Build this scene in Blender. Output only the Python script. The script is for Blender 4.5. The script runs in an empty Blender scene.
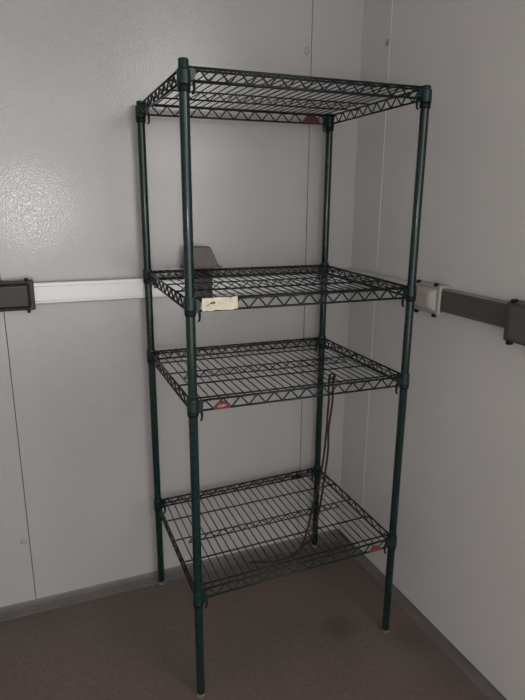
import bpy, bmesh, math, random
from mathutils import Vector, Matrix
random.seed(4)
C = bpy.context.scene.collection
PI = math.pi

# ------------------------------------------------------------------ materials
def mat(name, col, rough=.5, metal=0, spec=.5, var=0, vscale=8, bump=0, bscale=200, coat=0, col2=None, detail=3, dist=.002):
    m = bpy.data.materials.new(name); m.use_nodes = True
    nt = m.node_tree; b = nt.nodes['Principled BSDF']
    b.inputs['Base Color'].default_value = (*col, 1)
    b.inputs['Roughness'].default_value = rough
    b.inputs['Metallic'].default_value = metal
    b.inputs['Specular IOR Level'].default_value = spec
    b.inputs['Coat Weight'].default_value = coat
    tc = nt.nodes.new('ShaderNodeTexCoord')
    if var:
        n = nt.nodes.new('ShaderNodeTexNoise'); n.inputs['Scale'].default_value = vscale
        n.inputs['Detail'].default_value = 6; n.inputs['Roughness'].default_value = .65
        nt.links.new(tc.outputs['Object'], n.inputs['Vector'])
        r = nt.nodes.new('ShaderNodeValToRGB')
        c2 = col2 or tuple(c*(1-var) for c in col)
        r.color_ramp.elements[0].color = (*c2, 1); r.color_ramp.elements[0].position = .35
        r.color_ramp.elements[1].color = (*col, 1); r.color_ramp.elements[1].position = .65
        nt.links.new(n.outputs['Fac'], r.inputs['Fac']); nt.links.new(r.outputs['Color'], b.inputs['Base Color'])
    if bump:
        n2 = nt.nodes.new('ShaderNodeTexNoise'); n2.inputs['Scale'].default_value = bscale; n2.inputs['Detail'].default_value = detail
        nt.links.new(tc.outputs['Object'], n2.inputs['Vector'])
        bp = nt.nodes.new('ShaderNodeBump'); bp.inputs['Strength'].default_value = bump; bp.inputs['Distance'].default_value = dist
        nt.links.new(n2.outputs['Fac'], bp.inputs['Height']); nt.links.new(bp.outputs['Normal'], b.inputs['Normal'])
    return m

M_green = mat('green_epoxy', (.0078, .0255, .0235), .28, 0, .3, .35, 30, .15, 300)
def rings(m):
    nt = m.node_tree; N = nt.nodes; L = nt.links; b = N['Principled BSDF']
    tc = N.new('ShaderNodeTexCoord'); sp = N.new('ShaderNodeSeparateXYZ'); L.new(tc.outputs['Object'], sp.inputs[0])
    d = N.new('ShaderNodeMath'); d.operation = 'DIVIDE'; d.inputs[1].default_value = .0254; L.new(sp.outputs['Z'], d.inputs[0])
    fr = N.new('ShaderNodeMath'); fr.operation = 'FRACT'; L.new(d.outputs[0], fr.inputs[0])
    r = N.new('ShaderNodeValToRGB'); r.color_ramp.elements[0].position = .0; r.color_ramp.elements[0].color = (.35, .35, .35, 1)
    r.color_ramp.elements[1].position = .10; r.color_ramp.elements[1].color = (1, 1, 1, 1); L.new(fr.outputs[0], r.inputs['Fac'])
    src = b.inputs['Base Color'].links[0].from_socket
    x = N.new('ShaderNodeMix'); x.data_type = 'RGBA'; x.blend_type = 'MULTIPLY'; x.inputs[0].default_value = 1
    L.new(src, x.inputs[6]); L.new(r.outputs['Color'], x.inputs[7]); L.new(x.outputs[2], b.inputs['Base Color'])
M_post = mat('green_epoxy_post', (.0065, .024, .0225), .15, 0, .36, .35, 60, .1, 120, dist=.0006); rings(M_post)
M_green_wire = mat('green_epoxy_wire', (.006, .014, .0135), .36, 0, .3, .3, 40)
M_black = mat('black_plastic', (.004, .004, .0045), .6, 0, .25)
M_wall = mat('stucco_embossed_panel', (.37, .359, .352), .155, 0, .55, .05, 1.4, .15, 60, dist=.0012)
def embossed(m):
    # fine pebbled emboss: small rounded cells whose flanks catch a lamp as glints
    nt = m.node_tree; N = nt.nodes; L = nt.links; b = N['Principled BSDF']
    tc = N.new('ShaderNodeTexCoord'); v = N.new('ShaderNodeTexVoronoi'); v.feature = 'SMOOTH_F1'; v.inputs['Scale'].default_value = 215
    v.inputs['Smoothness'].default_value = .4; L.new(tc.outputs['Object'], v.inputs['Vector'])
    old = b.inputs['Normal'].links[0].from_socket
    bp = N.new('ShaderNodeBump'); bp.inputs['Strength'].default_value = .30; bp.inputs['Distance'].default_value = .00105
    L.new(v.outputs['Distance'], bp.inputs['Height']); L.new(old, bp.inputs['Normal']); L.new(bp.outputs['Normal'], b.inputs['Normal'])
embossed(M_wall)
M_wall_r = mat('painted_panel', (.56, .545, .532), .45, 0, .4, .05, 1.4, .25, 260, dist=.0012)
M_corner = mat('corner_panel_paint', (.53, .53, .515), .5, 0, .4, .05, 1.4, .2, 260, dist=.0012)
M_seam = mat('pale_seam_sealant', (.62, .60, .56), .5)
M_gap = mat('dark_seam_gap', (.10, .088, .08), .7)
M_base = mat('grey_vinyl_base', (.125, .115, .113), .5, 0, .4, .25, 6)
M_rail_w = mat('white_rail_enamel', (.57, .56, .555), .38, .25, .5, .05, 3)
M_rail = mat('satin_aluminium', (.80, .78, .76), .42, .85, .5, .08, 3)
M_cap = mat('cam_lock_cap', (.30, .275, .26), .5)
M_rail_face = mat('dark_rail_insert', (.075, .069, .064), .45, 0, .4, .1, 6)
M_rail_grey = mat('grey_rail_lip', (.24, .23, .22), .45, .2, .4)
M_boxd = mat('dark_grey_plastic', (.022, .018, .016), .25, 0, .25, .15, 20)
M_boxl = mat('light_grey_plastic', (.36, .335, .31), .45, 0, .5, .15, 12)
M_boxm = mat('mid_grey_plastic', (.085, .077, .07), .5, 0, .4, .15, 20)
M_tub = mat('grey_plastic_cover', (.13, .115, .11), .55, 0, .4, .2, 25)
M_foot = mat('zinc_foot', (.36, .34, .32), .35, .6)
M_red = mat('red_badge_enamel', (.12, .008, .011), .4, 0, .5, .3, 120)
M_orange = mat('faded_red_badge', (.16, .038, .020), .5, 0, .4, .4, 120)
M_dred = mat('dark_red_badge', (.055, .006, .007), .5)
M_white = mat('badge_lettering', (.6, .52, .5), .5)
M_tape = mat('aged_label_paper', (.66, .61, .47), .6, 0, .3, .22, 60)
M_tear = mat('label_scuff', (.035, .03, .022), .7)
M_tear2 = mat('label_yellow_stain', (.45, .34, .08), .7)
M_cord = mat('brown_cord', (.034, .021, .017), .8, 0, .2, .55, 150)

# floor: brown-grey speckled screed with stains
def floor_mat():
    m = bpy.data.materials.new('speckled_floor'); m.use_nodes = True
    nt = m.node_tree; N = nt.nodes; L = nt.links; b = N['Principled BSDF']
    b.inputs['Roughness'].default_value = .62; b.inputs['Specular IOR Level'].default_value = .35
    tc = N.new('ShaderNodeTexCoord')
    def noise(s, d=5):
        n = N.new('ShaderNodeTexNoise'); n.inputs['Scale'].default_value = s; n.inputs['Detail'].default_value = d
        L.new(tc.outputs['Object'], n.inputs['Vector']); return n
    def ramp(src, p0, c0, p1, c1):
        r = N.new('ShaderNodeValToRGB'); r.color_ramp.elements[0].position = p0; r.color_ramp.elements[1].position = p1
        r.color_ramp.elements[0].color = (*c0, 1); r.color_ramp.elements[1].color = (*c1, 1); L.new(src, r.inputs['Fac']); return r
    def mul(a, b_, f=1):
        x = N.new('ShaderNodeMix'); x.data_type = 'RGBA'; x.blend_type = 'MULTIPLY'; x.inputs[0].default_value = f
        L.new(a, x.inputs[6]); L.new(b_, x.inputs[7]); return x.outputs[2]
    base = ramp(noise(2.2).outputs['Fac'], .3, (.112, .087, .074), .7, (.146, .116, .100))
    sp = ramp(noise(170, 2).outputs['Fac'], .34, (.82, .80, .78), .52, (1, 1, 1))
    sp2 = ramp(noise(60, 3).outputs['Fac'], .30, (.84, .83, .82), .55, (1, 1, 1))
    out = mul(mul(base.outputs['Color'], sp.outputs['Color']), sp2.outputs['Color'])
    # round damp mark between the right front post and the base
    def spot(x, y, r, c):
        d = N.new('ShaderNodeVectorMath'); d.operation = 'DISTANCE'; d.inputs[1].default_value = (x, y, 0)
        nn = N.new('ShaderNodeVectorMath'); nn.operation = 'ADD'
        s = N.new('ShaderNodeVectorMath'); s.operation = 'SCALE'; s.inputs['Scale'].default_value = .04
        L.new(noise(9).outputs['Color'], s.inputs[0]); L.new(tc.outputs['Object'], nn.inputs[0]); L.new(s.outputs[0], nn.inputs[1])
        L.new(nn.outputs[0], d.inputs[0])
        return ramp(d.outputs['Value'], r*.35, c, r, (1, 1, 1)).outputs['Color']
    out = mul(out, spot(.585, .10, .085, (.72, .70, .68)))
    out = mul(out, spot(.80, -.05, .10, (.80, .80, .80)))
    L.new(out, b.inputs['Base Color'])
    bp = N.new('ShaderNodeBump'); bp.inputs['Strength'].default_value = .3; bp.inputs['Distance'].default_value = .002
    L.new(noise(120, 3).outputs['Fac'], bp.inputs['Height']); L.new(bp.outputs['Normal'], b.inputs['Normal'])
    return m
M_floor = floor_mat()

# ------------------------------------------------------------------ helpers
def link(name, bm, m, parent=None, smooth=False, kind=None):
    me = bpy.data.meshes.new(name); bmesh.ops.recalc_face_normals(bm, faces=bm.faces); bm.to_mesh(me); bm.free()
    mats = m if isinstance(m, (list, tuple)) else [m]
    for x in mats: me.materials.append(x)
    if smooth:
        for p in me.polygons: p.use_smooth = True
    o = bpy.data.objects.new(name, me); C.objects.link(o)
    if parent: o.parent = parent
    if kind: o['kind'] = kind
    return o
def thing(name, label, cat, loc=(0, 0, 0), rz=0, group=None):
    o = bpy.data.objects.new(name, None); C.objects.link(o); o.empty_display_size = .05
    o.location = loc; o.rotation_euler = (0, 0, rz); o['label'] = label; o['category'] = cat
    if group: o['group'] = group
    return o
def box(bm, x0, x1, y0, y1, z0, z1, mi=0):
    v = [bm.verts.new((x, y, z)) for z in (z0, z1) for (x, y) in ((x0, y0), (x1, y0), (x1, y1), (x0, y1))]
    for f in ((0, 3, 2, 1), (4, 5, 6, 7), (0, 1, 5, 4), (1, 2, 6, 5), (2, 3, 7, 6), (3, 0, 4, 7)):
        bm.faces.new([v[i] for i in f]).material_index = mi
def tube(bm, pts, r, n=8, closed=False):
    pts = [Vector(p) for p in pts]; rings = []
    up = None
    for i, p in enumerate(pts):
        a = pts[i-1] if i else pts[0]; b = pts[i+1] if i < len(pts)-1 else pts[-1]
        t = (b-a).normalized()
        if up is None: up = Vector((0, 0, 1)) if abs(t.z) < .9 else Vector((1, 0, 0))
        s = t.cross(up).normalized(); up = s.cross(t).normalized()
        rr = r[i] if isinstance(r, (list, tuple)) else r
        rings.append([bm.verts.new(p + (s*math.cos(k*2*PI/n) + up*math.sin(k*2*PI/n))*rr) for k in range(n)])
    for a, b in zip(rings, rings[1:]):
        for k in range(n): bm.faces.new((a[k], a[(k+1) % n], b[(k+1) % n], b[k]))
    bm.faces.new(rings[0][::-1]); bm.faces.new(rings[-1])
def lathe(bm, prof, n=24, c=(0, 0)):
    rings = [[bm.verts.new((c[0]+r*math.cos(k*2*PI/n), c[1]+r*math.sin(k*2*PI/n), z)) for k in range(n)] for r, z in prof]
    for a, b in zip(rings, rings[1:]):
        for k in range(n): bm.faces.new((a[k], a[(k+1) % n], b[(k+1) % n], b[k]))
    bm.faces.new(rings[0][::-1]); bm.faces.new(rings[-1])
def rbox(bm, x0, x1, y0, y1, z0, z1, bev, seg=3, mi=0, top=None):
    """bevelled box; top=(ix,iz) shrinks the y0 face (front)"""
    t = bmesh.new(); box(t, x0, x1, y0, y1, z0, z1)
    if top:
        for v in t.verts:
            if abs(v.co.y-y0) < 1e-6:
                v.co.x += top[0] if v.co.x < (x0+x1)/2 else -top[0]
                v.co.z += top[1] if v.co.z < (z0+z1)/2 else -top[1]
    bmesh.ops.bevel(t, geom=t.edges[:], offset=bev, segments=seg, affect='EDGES', profile=.5)
    me = bpy.data.meshes.new('tmp'); t.to_mesh(me); t.free()
    n0 = len(bm.faces); bm.from_mesh(me); bpy.data.meshes.remove(me)
    bm.faces.ensure_lookup_table()
    for f in bm.faces[n0:]: f.material_index = mi

# ------------------------------------------------------------------ room
YW = .625                                   # back wall face
XC = .869; SL = .019                        # right wall: x = XC + (YW-y)*SL
def xr(y): return XC + (YW-y)*SL
RA = math.atan(SL)
ROOM_H = 2.75
bm = bmesh.new(); box(bm, -2.6, 2.4, -4.2, .85, -.06, 0); link('floor', bm, M_floor, kind='structure')
bm = bmesh.new()
seams = [-2.65, -1.635, -.485, .655, XC+.12]
T = .0016
box(bm, -2.65, XC+.12, YW+.004, YW+.10, 0, ROOM_H, 1)
for a, b in zip(seams, seams[1:]):
    box(bm, a+T, b-T, YW, YW+.004, 0, ROOM_H, 0)
wb = link('wall_back', bm, [M_wall, M_gap], kind='structure')
# right wall in its own frame: local x along the wall towards the viewer, local y into the wall
rw = bmesh.new()
W2 = .19
def right_frame(o):
    o.location = (XC, YW, 0); o.rotation_euler = (0, 0, -PI/2+RA)
box(rw, -.02, 2.1, .004, .10, 0, ROOM_H, 3)
box(rw, 0, W2-.0035, 0, .004, 0, ROOM_H, 1)
box(rw, W2-.0035, W2, -.0015, .004, 0, ROOM_H, 2)
box(rw, W2+.001, 1.35, 0, .004, 0, ROOM_H, 0)
box(rw, 1.354, 2.1, 0, .004, 0, ROOM_H, 0)
wr = link('wall_right', rw, [M_wall_r, M_corner, M_seam, M_gap], kind='structure'); right_frame(wr)
bm = bmesh.new(); box(bm, -1.70, -1.60, -4.2, YW-.002, 0, ROOM_H); link('unseen_wall_left', bm, M_wall_r, kind='structure')  # unseen wall, set close in to cut ambient light on the left
bm = bmesh.new(); box(bm, -2.75, 2.4, -4.2, .85, ROOM_H, ROOM_H+.08); link('ceiling', bm, M_wall_r, kind='structure')
# coved base
def cove(bm, x0, x1, y0=0, k=1):
    prof = [(y0-.046, 0), (y0-.041, .0025), (y0-.028, .006), (y0-.012, .013), (y0-.003, .021), (y0, .029), (y0, 0)]
    prof = [(y0+(y-y0)*k, z) for y, z in prof]
    a = [bm.verts.new((x0, y, z)) for y, z in prof]; b = [bm.verts.new((x1, y, z)) for y, z in prof]
    n = len(prof)
    for i in range(n): bm.faces.new((a[i], a[(i+1) % n], b[(i+1) % n], b[i]))
    bm.faces.new(a[::-1]); bm.faces.new(b)
bm = bmesh.new(); cove(bm, -2.65, XC-.001, YW-.0005); link('baseboard_back', bm, M_base, kind='structure')
bm = bmesh.new(); cove(bm, .001, 2.1, -.0005, .65); o = link('baseboard_right', bm, M_base, kind='structure'); right_frame(o)
# cam-lock caps in the panels
def cap(parent, x, y, z):
    bm = bmesh.new()
    n = 20
    prof = [(.0125, 0), (.0125, -.0012), (.0108, -.0022), (.004, -.0024)]
    rings = [[bm.verts.new((x+r*math.cos(k*2*PI/n), y+d, z+r*math.sin(k*2*PI/n))) for k in range(n)] for r, d in prof]
    for a, b in zip(rings, rings[1:]):
        for k in range(n): bm.faces.new((a[k], a[(k+1) % n], b[(k+1) % n], b[k]))
    bm.faces.new(rings[-1])
    link('lock_cap', bm, M_cap, parent, smooth=True)
cap(wb, -.505, YW, .292); cap(wb, .636, YW, 2.087); cap(wr, .17, 0, 2.10)

# ------------------------------------------------------------------ rails
ZR0, ZR1, RT = 1.200, 1.274, .034
def rail(bm, x0, x1, y0, m0=0, m1=0):
    # channel section standing RT off the wall with small lips; m = mitre at the inside corner
    prof = [(y0, ZR0+.006), (y0-.026, ZR0), (y0-RT, ZR0+.004), (y0-RT, ZR0+.010), (y0-RT+.0012, ZR0+.012),
            (y0-RT+.0012, ZR1-.014), (y0-RT, ZR1-.0125), (y0-RT, ZR1-.0015), (y0-RT+.002, ZR1), (y0, ZR1)]
    a = [bm.verts.new((x0+(y0-y)*m0, y, z)) for y, z in prof]; b = [bm.verts.new((x1-(y0-y)*m1, y, z)) for y, z in prof]
    n = len(prof)
    for i in range(n): bm.faces.new((a[i], a[(i+1) % n], b[(i+1) % n], b[i]))
    bm.faces.new(a[::-1]); bm.faces.new(b)
bm = bmesh.new(); rail(bm, -2.6, XC-.001, YW-.0005, 0, 1.02)
o = link('bumper_rail', bm, M_rail_w)
o['label'] = 'bright satin metal bumper rail running along the back wall behind the shelving'; o['category'] = 'rail'
bm = bmesh.new(); rail(bm, .001, .565, -.0005, 1.02, 0)
o = link('bumper_rail', bm, M_rail_w); right_frame(o)
o['label'] = 'short pale bumper rail from the corner to the pale clamp box'; o['category'] = 'rail'
bm = bmesh.new(); rail(bm, .567, 1.9, -.0005, 0, 0)
for f in bm.faces:                                      # recessed dark insert between pale grey lips
    c = f.calc_center_median()
    if c.y < -RT+.003 and c.z < ZR1-.006: f.material_index = 1
o = link('bumper_rail', bm, [M_rail_grey, M_rail_face]); right_frame(o)
o['label'] = 'dark-faced bumper rail on the right wall with pale top, between two clamp boxes'; o['category'] = 'rail'

def rail_box(label, mt, L, depth, shape, wall='back', at=0, lo=0):
    t = thing('rail_clamp_box', label, 'clamp box')
    if wall == 'back': t.location = (at, YW, 0)
    else: t.location = (xr(YW)+0, YW, 0); t.rotation_euler = (0, 0, -PI/2+RA)
    x0, x1 = (0, L) if wall == 'back' else (at, at+L)
    f = -RT-.0006
    z0, z1 = ZR0-.012-lo, ZR1+.011
    bm = bmesh.new()
    rbox(bm, x0, x1, f-depth*.35, f, z0, z1, min(.006, depth*.15), 4)                     # saddle front
    box(bm, x0+.002, x1-.002, f-.001, -.002, z1-.0085, z1-.0008); box(bm, x0+.002, x1-.002, f-.001, -.002, z0+.001, z0+.0105)
    link('saddle', bm, mt, t)
    bm = bmesh.new()
    ins = .010
    rbox(bm, x0+ins, x1-ins, f-depth, f-depth*.35+.0005, z0+.006, z1-.006, min(.009, depth*.3), 5, top=shape)
    link('cover', bm, mt, t, smooth=False)
    for kx in (x0+.022, x1-.022):
        for s, zz in ((1, z1), (-1, z0)):
            bm = bmesh.new()
            k0, k1 = (zz-.004, zz+.0075) if s > 0 else (zz-.0085, zz+.004)
            rbox(bm, kx-.006, kx+.006, f-depth*.35-.003, f-.002+.001, k0, k1, .002, 2)
            link('knob', bm, M_black, t)
    return t
a = rail_box('dark grey clamp box on the back rail at the left edge, shiny rounded cover', M_boxd, .22, .030, (.006, .004), 'back', -.603, .004)
b = rail_box('dark clamp box on the back rail seen through the second shelf from the top', M_boxd, .105, .0105, (.002, .002), 'back', .141)
c = rail_box('pale grey clamp box with black knobs just right of the front right post', M_boxl, .135, .030, (.024, .014), 'right', .480)
d = rail_box('mid grey clamp box on the right wall rail at the right edge of the picture', M_boxm, .21, .048, (.030, .010), 'right', .897, .016)

# ------------------------------------------------------------------ shelving unit
W, D, H = .7157, .5744, 1.88
PR = .0131
def leaned(bm, x, y):                        # the front left leg is slightly splayed
    if x == 0 and y == 0:
        for v in bm.verts: v.co.y -= .018*(1-v.co.z/1.88)
unit = thing('wire_shelving_unit', 'tall dark green four-tier wire shelving unit standing on the floor in the corner', 'shelving unit')
for (x, y, top) in ((0, 0, 1.880), (W, 0, 1.873), (0, D, 1.866), (W, D, 1.868)):
    bm = bmesh.new(); z = .014; prof = [(PR-.001, z), (PR, z+.001)]
    prof += [(PR, .3*j) for j in range(1, 7)]
    prof += [(PR, top-.004), (PR-.0008, top-.0012), (PR-.004, top)]
    lathe(bm, prof, 24, (x, y)); leaned(bm, x, y); p = link('post', bm, M_post, unit, smooth=True)
    bm = bmesh.new(); lathe(bm, [(.0115, .0), (.0125, .002), (.0125, .005), (.006, .006), (.006, .009), (.0118, .0095), (.0118, .0155), (.004, .016)], 18, (x, y)); leaned(bm, x, y)
    link('levelling_foot', bm, M_foot, p)

RW = .0033; RD = .0019
TR = .0300                                   # truss height between wire centres
def zig(bm, p0, p1, zt, zb, n, r, zf):
    """zigzag wire with n peaks from p0 to p1 in plan"""
    pts = []
    for i in range(2*n+1):
        s = i/(2*n); x = p0[0]+(p1[0]-p0[0])*s; y = p0[1]+(p1[1]-p0[1])*s
        ex = .10/(2*n)
        z = zt if i % 2 else zb
        for d in ((-ex, ex) if 0 < i < 2*n else (0,)):
            pts.append((x+(p1[0]-p0[0])*d, y+(p1[1]-p0[1])*d, z+zf(x, y)))
    tube(bm, pts, r, 6)
def shelf(z0, ax, ay, up=.005, badge=None, tape=False, back_badge=None):
    zf = lambda x, y: z0 + ax*x/W + ay*y/D - RW         # z of top wires' centre line
    def P(x, y, dz=0): return (x, y, zf(x, y)+dz)
    bm = bmesh.new(); n = 27
    for i in range(1, n):
        x = W*i/n
        tube(bm, [P(x, .0005, .0005-.006), P(x, .0015, .0025), P(x, .010, .0040), P(x, D-.010, .0040), P(x, D-.0015, .0025), P(x, D-.0005, -.0055)], RD, 6)
    deck = link('shelf', bm, M_green_wire, unit, smooth=True)
    for y in (.024, .155, D-.155, D-.024):
        bm = bmesh.new(); tube(bm, [P(.003, y, -.0012), P(W-.003, y, -.0012)], .0027, 8); link('support_wire', bm, M_green_wire, deck, smooth=True)
    def truss(p0, p1, n):
        bm = bmesh.new()
        tube(bm, [P(*p0), P(*p1)], RW, 8); tube(bm, [P(*p0, -TR), P(*p1, -TR)], RW, 8)
        zig(bm, p0, p1, -.003, -TR+.003, n, .0025, zf); link('edge_truss', bm, M_green_wire, deck, smooth=True)
    e = .010
    truss((e, -.002), (W-e, -.002), 13); truss((e, D+.002), (W-e, D+.002), 13)
    truss((-.002, e), (-.002, D-e), 10); truss((W+.002, e), (W+.002, D-e), 10)
    bm = bmesh.new()
    tube(bm, [P(.0, D/2, -.0018), P(W, D/2, -.0018)], .0023, 8); tube(bm, [P(.05, D/2, -.0235), P(W-.05, D/2, -.0235)], .0023, 8)
    zig(bm, (.05, D/2), (W-.05, D/2), -.0035, -.022, 12, .0019, zf); link('centre_truss', bm, M_green_wire, deck, smooth=True)
    for (x, y) in ((0, 0), (W, 0), (0, D), (W, D)):
        z = zf(x, y)+.0055+up
        bm = bmesh.new()
        lathe(bm, [(.0142, z), (.0158, z-.0008), (.0166, z-.004), (.0172, z-.031), (.0172, z-.0345), (.0145, z-.035)], 24, (x, y))
        sx = 1 if x == 0 else -1; sy = 1 if y == 0 else -1
        # gusset lobes where the trusses run into the collar
        for (dx, dy) in ((sx, 0), (0, sy)):
            pr = [(.012, -.001), (.022, -.003), (.028, -.010), (.0295, -.018), (.027, -.028), (.022, -.0385), (.012, -.0395)]
            hw = .0042
            A = []; B = []
            for (r, dz) in pr:
                A.append(bm.verts.new((x+dx*r+dy*hw, y+dy*r+dx*hw, z-up+dz))); B.append(bm.verts.new((x+dx*r-dy*hw, y+dy*r-dx*hw, z-up+dz)))
            k = len(pr)
            for i in range(k): bm.faces.new((A[i], A[(i+1) % k], B[(i+1) % k], B[i]))
            bm.faces.new(A[::-1]); bm.faces.new(B)
        leaned(bm, x, y); link('corner_collar', bm, M_green, deck)
        bm = bmesh.new()
        lathe(bm, [(.0134, z-.0345), (.0160, z-.035), (.0160, z-.046), (.0150, z-.052), (.0134, z-.0525)], 20, (x, y))
        leaned(bm, x, y); sl = link('wedge_sleeve', bm, M_black, deck, smooth=True)
        # hanging release clip on the inner side of each corner
        bm = bmesh.new()
        hx = x+sx*.0255; hy = y+sy*.003
        tube(bm, [(hx, hy, z-up-.030), (hx+sx*.0008, hy, z-up-.043), (hx+sx*.0015, hy, z-up-.054), (hx-sx*.000, hy, z-up-.062), (hx-sx*.005, hy, z-up-.0645)],
             [.0042, .0040, .0034, .0031, .0024], 8)
        leaned(bm, x, y); link('release_clip', bm, M_black, deck, smooth=True)
    def badge_mesh(x0, x1, y, m, zt, script, lab, front=True):
        bm = bmesh.new(); zc = zf((x0+x1)/2, y)-TR-.001; n = 18; cx = (x0+x1)/2; a = (x1-x0)/2
        th = .0016; A = []; B = []
        for i in range(n+1):
            t = PI*i/n; px = cx+a*math.cos(t); pz = zc+zt*math.sin(t)**1.25
            A.append(bm.verts.new((px, y-th, pz))); B.append(bm.verts.new((px, y+th, pz)))
        k = n+1
        for i in range(k): bm.faces.new((A[i], A[(i+1) % k], B[(i+1) % k], B[i]))
        bm.faces.new(A[::-1]); bm.faces.new(B)
        o = link('name_badge', bm, [m, M_white], deck); o['label'] = lab
        if script:                                        # worn white script across the badge
            bm2 = bmesh.new(); bm2.from_mesh(o.data)
            pts = [(-.42, .25), (-.34, .62), (-.28, .30), (-.20, .66), (-.13, .28), (-.02, .36), (.04, .52), (-.02, .58), (-.01, .34), (.10, .34), (.14, .68), (.17, .34), (.24, .52), (.31, .52), (.37, .40), (.44, .5)]
            tube(bm2, [(cx+u*a*1.05, y-th-.0004, zc+w*zt*.95) for u, w in pts], .00085, 6)
            bm2.faces.ensure_lookup_table()
            for f in bm2.faces:
                f.material_index = 1 if all(v.co.y < y-th+.0006 and len(v.link_faces) > 2 for v in f.verts) and f.calc_area() < 2e-5 and len(f.verts) == 4 else 0
            bm2.to_mesh(o.data); bm2.free()
    if badge: badge_mesh(*badge)
    if back_badge: badge_mesh(*back_badge)
    if tape:
        bm = bmesh.new(); y = -.0062; x0, x1 = .0335, .1350
        zt_, zb_ = zf(.08, 0)+.0048, zf(.08, 0)-TR-.0002
        nx = 16; F = []; K = []
        for i in range(nx+1):
            x = x0+(x1-x0)*i/nx; j = random.uniform(-.0006, .0006)
            F.append((bm.verts.new((x, y-.0004+j*.4, zb_+j*2+.004*ax)), bm.verts.new((x, y-.0004+j*.3, zt_+j))))
            K.append((bm.verts.new((x, y+.0008, zb_+j*2)), bm.verts.new((x, y+.0008, zt_+j))))
        for i in range(nx):
            bm.faces.new((F[i][0], F[i+1][0], F[i+1][1], F[i][1])); bm.faces.new((K[i][0], K[i][1], K[i+1][1], K[i+1][0]))
            bm.faces.new((F[i][1], F[i+1][1], K[i+1][1], K[i][1])); bm.faces.new((F[i][0], K[i][0], K[i+1][0], F[i+1][0]))
        bm.faces.new((F[0][0], F[0][1], K[0][1], K[0][0])); bm.faces.new((F[-1][0], K[-1][0], K[-1][1], F[-1][1]))
        def patch(poly, mi):
            # worn marks: a printed-thin skin on the label
            vs = [bm.verts.new((x0+u*(x1-x0), y-.0011, zb_+w*(zt_-zb_))) for u, w in poly]
            vb = [bm.verts.new((v.co.x, y-.0003, v.co.z)) for v in vs]
            bm.faces.new(vs).material_index = mi
            k = len(vs)
            for i in range(k): bm.faces.new((vs[i], vs[(i+1) % k], vb[(i+1) % k], vb[i])).material_index = mi
        patch([(.20, .62), (.28, .66), (.34, .70), (.35, .76), (.355, .50), (.33, .50), (.32, .58), (.28, .52), (.22, .54)], 1)
        patch([(.10, .38), (.16, .44), (.20, .55), (.21, .50), (.17, .40), (.12, .34)], 1)
        patch([(.75, .70), (.80, .98), (.83, 1.0), (.79, .78)], 2)
        patch([(.70, .98), (.86, 1.0), (.82, .91)], 2)
        o = link('label_tape', bm, [M_tape, M_tear, M_tear2], deck); o['label'] = 'yellowed white adhesive label with dark scuffs'
    return deck
shelf(.3850, .015, .002, badge=(.617, .667, -.0065, M_orange, .021, False, 'faded orange red badge', True),
      back_badge=(.582, .645, D-.003, M_black, .021, False, 'dark badge on the back edge', False))
shelf(1.0065, -.006, -.002, badge=(.060, .112, -.0065, M_red, .024, True, 'red rounded badge with worn white script', True))
shelf(1.2930, -.002, .0095, tape=True)
shelf(1.8640, .006, -.006, up=-.0095, badge=(.600, .672, D-.003, M_dred, .030, False, 'dark red badge on the back edge', True))

# ------------------------------------------------------------------ grey upturned tapered cover on the back edge of the second shelf
bm = bmesh.new()
zb = 1.293+.0085+.0058
def ring(x0, x1, y0, y1, z, bmx):
    c = .004; P = [(x0+c, y0), (x1-c, y0), (x1, y0+c), (x1, y1-c), (x1-c, y1), (x0+c, y1), (x0, y1-c), (x0, y0+c)]
    return [bmx.verts.new((x, y, z)) for x, y in P]
lv = [ring(.128, .276, .548, .618, zb, bm), ring(.128, .276, .548, .618, zb+.0025, bm), ring(.136, .262, .552, .614, zb+.0045, bm),
      ring(.145, .234, .560, .608, zb+.072, bm), ring(.149, .229, .564, .604, zb+.0755, bm)]
inn = [ring(.131, .273, .551, .615, zb, bm), ring(.139, .259, .555, .611, zb+.004, bm), ring(.148, .231, .563, .605, zb+.070, bm)]
for S in (lv, inn):
    for a_, b_ in zip(S, S[1:]):
        for k in range(8): bm.faces.new((a_[k], a_[(k+1) % 8], b_[(k+1) % 8], b_[k]))
    bm.faces.new(S[-1])
for k in range(8): bm.faces.new((lv[0][k], lv[0][(k+1) % 8], inn[0][(k+1) % 8], inn[0][k]))
o = link('plastic_cover', bm, M_tub)
o['label'] = 'small tapered grey plastic cover on a shelf back edge, behind the front left post'; o['category'] = 'cover'

# ------------------------------------------------------------------ cord
def catmull(P, k=10):
    P = [Vector(p) for p in P]; P = [P[0]*2-P[1]]+P+[P[-1]*2-P[-2]]; out = []
    for i in range(1, len(P)-2):
        a, b, c, d = P[i-1:i+3]
        for j in range(k):
            t = j/k; out.append(.5*((2*b)+(c-a)*t+(2*a-5*b+4*c-d)*t*t+(3*b-3*c+d-a)*t**3))
    out.append(P[-2]); return out
CA = [(0.4630, 0.0450, 1.0160), (0.4383, 0.0040, 1.0114), (0.4290, -0.0105, 0.9943), (0.4313, -0.0100, 0.9547), (0.4345, 0.0000, 0.9011), (0.4414, 0.0150, 0.8435), (0.4481, 0.0350, 0.7644), (0.4481, 0.0500, 0.6857), (0.4416, 0.0550, 0.6294), (0.4200, 0.0550, 0.5479), (0.4046, 0.0500, 0.4820), (0.3823, 0.0400, 0.4320), (0.3455, 0.0200, 0.4100), (0.3110, 0.0120, 0.4100), (0.2553, 0.0120, 0.4100), (0.1872, 0.0360, 0.4100)]
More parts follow.
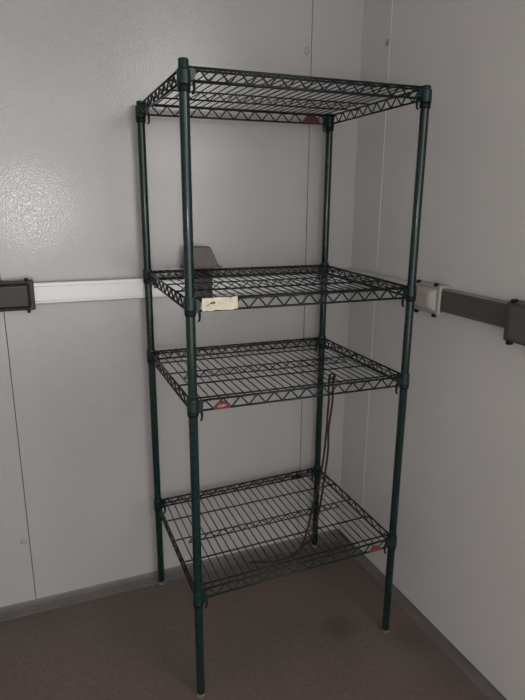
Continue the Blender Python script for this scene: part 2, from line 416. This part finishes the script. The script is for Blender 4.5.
CB = [(0.4776, 0.0450, 1.0110), (0.4522, 0.0040, 1.0065), (0.4441, -0.0105, 0.9924), (0.4444, -0.0100, 0.9530), (0.4452, 0.0000, 0.8996), (0.4487, 0.0150, 0.8424), (0.4611, 0.0350, 0.7622), (0.4632, 0.0500, 0.6830), (0.4627, 0.0600, 0.6228), (0.4628, 0.0750, 0.5469), (0.4581, 0.0900, 0.4658), (0.4399, 0.0850, 0.4100), (0.4009, 0.0600, 0.4100), (0.3590, 0.0320, 0.4100), (0.3192, 0.0140, 0.4100)]
KN = [(0.4568, 0.0400, 1.0115), (0.4634, 0.0460, 1.0173), (0.4765, 0.0500, 1.0164), (0.4818, 0.0460, 1.0103), (0.4728, 0.0360, 1.0076), (0.4598, 0.0320, 1.0070), (0.4547, 0.0360, 1.0096)]
def strand(bm, P, ph, amp=.0022, pitch=.016, r=.0026):
    path = catmull(P, 14); s = 0; L = []
    # resample evenly
    q = [path[0]]; step = .003; acc = 0
    for a, b in zip(path, path[1:]):
        d = (b-a).length; 
        if d < 1e-7: continue
        while acc+d >= step:
            t = (step-acc)/d; a = a.lerp(b, t); q.append(a); d = (b-a).length; acc = 0
            if d < 1e-7: break
        acc += d
    out = []
    for i, p in enumerate(q):
        t = (q[min(i+1, len(q)-1)]-q[max(i-1, 0)]).normalized()
        u = t.cross(Vector((.3, 1, .2))).normalized(); v = t.cross(u)
        an = ph + 2*PI*i*step/pitch
        out.append(p+u*math.cos(an)*amp+v*math.sin(an)*amp)
    tube(bm, out, r*.8, 6)
bm = bmesh.new()
for ph in (0, PI): strand(bm, CA, ph, .0019, .013, .0028)
for ph in (0, PI): strand(bm, CB, ph, .0019, .013, .0028)
# knot round the front wires
tube(bm, catmull(KN, 8), .0028, 8)
o = link('cord', bm, M_cord, smooth=True)
o['label'] = 'twisted brown double cord hanging from the third shelf down onto the bottom shelf'; o['category'] = 'cord'

# ------------------------------------------------------------------ light
def area(name, loc, size, power, col, target):
    l = bpy.data.lights.new(name, 'AREA'); l.shape = 'DISK'; l.size = size; l.energy = power; l.color = col
    o = bpy.data.objects.new(name, l); C.objects.link(o); o.location = loc
    o.rotation_euler = (Vector(target)-Vector(loc)).to_track_quat('-Z', 'Y').to_euler(); return o
cam_loc = Vector((-.3819, -1.4573, 1.5516))
MR = Matrix(((.9267, .0898, -.3650), (-.3758, .2412, -.8947), (.0077, .9663, .2573)))
l = bpy.data.lights.new('phone_flash', 'POINT'); l.energy = 10.5; l.shadow_soft_size = .004; l.color = (1, .975, .955)
o = bpy.data.objects.new('phone_flash', l); C.objects.link(o); o.location = cam_loc + MR @ Vector((.04, -.08, 0))
area('ceiling_lamp', (1.15, -2.50, 2.45), 1.0, 13, (1, .98, .96), (.1, .3, .8))
w = bpy.data.worlds.new('world'); bpy.context.scene.world = w; w.use_nodes = True
w.node_tree.nodes['Background'].inputs[0].default_value = (1, .98, .965, 1); w.node_tree.nodes['Background'].inputs[1].default_value = 2.9

# ------------------------------------------------------------------ camera
cam = bpy.data.cameras.new('camera'); co = bpy.data.objects.new('camera', cam); C.objects.link(co)
cam.sensor_fit = 'VERTICAL'; cam.sensor_height = 24; cam.lens = 564.284/700*24; cam.clip_start = .02
X, Y, Z = [Vector([MR[i][j] for i in range(3)]).normalized() for j in range(3)]
R3 = Matrix((X, Y, Z)).transposed(); co.matrix_world = Matrix.Translation(cam_loc) @ R3.to_4x4()
bpy.context.scene.camera = co
s = bpy.context.scene
s.view_settings.view_transform = 'Standard'; s.view_settings.look = 'None'; s.view_settings.gamma = 1
s.view_settings.use_curve_mapping = False; s.view_settings.exposure = 0
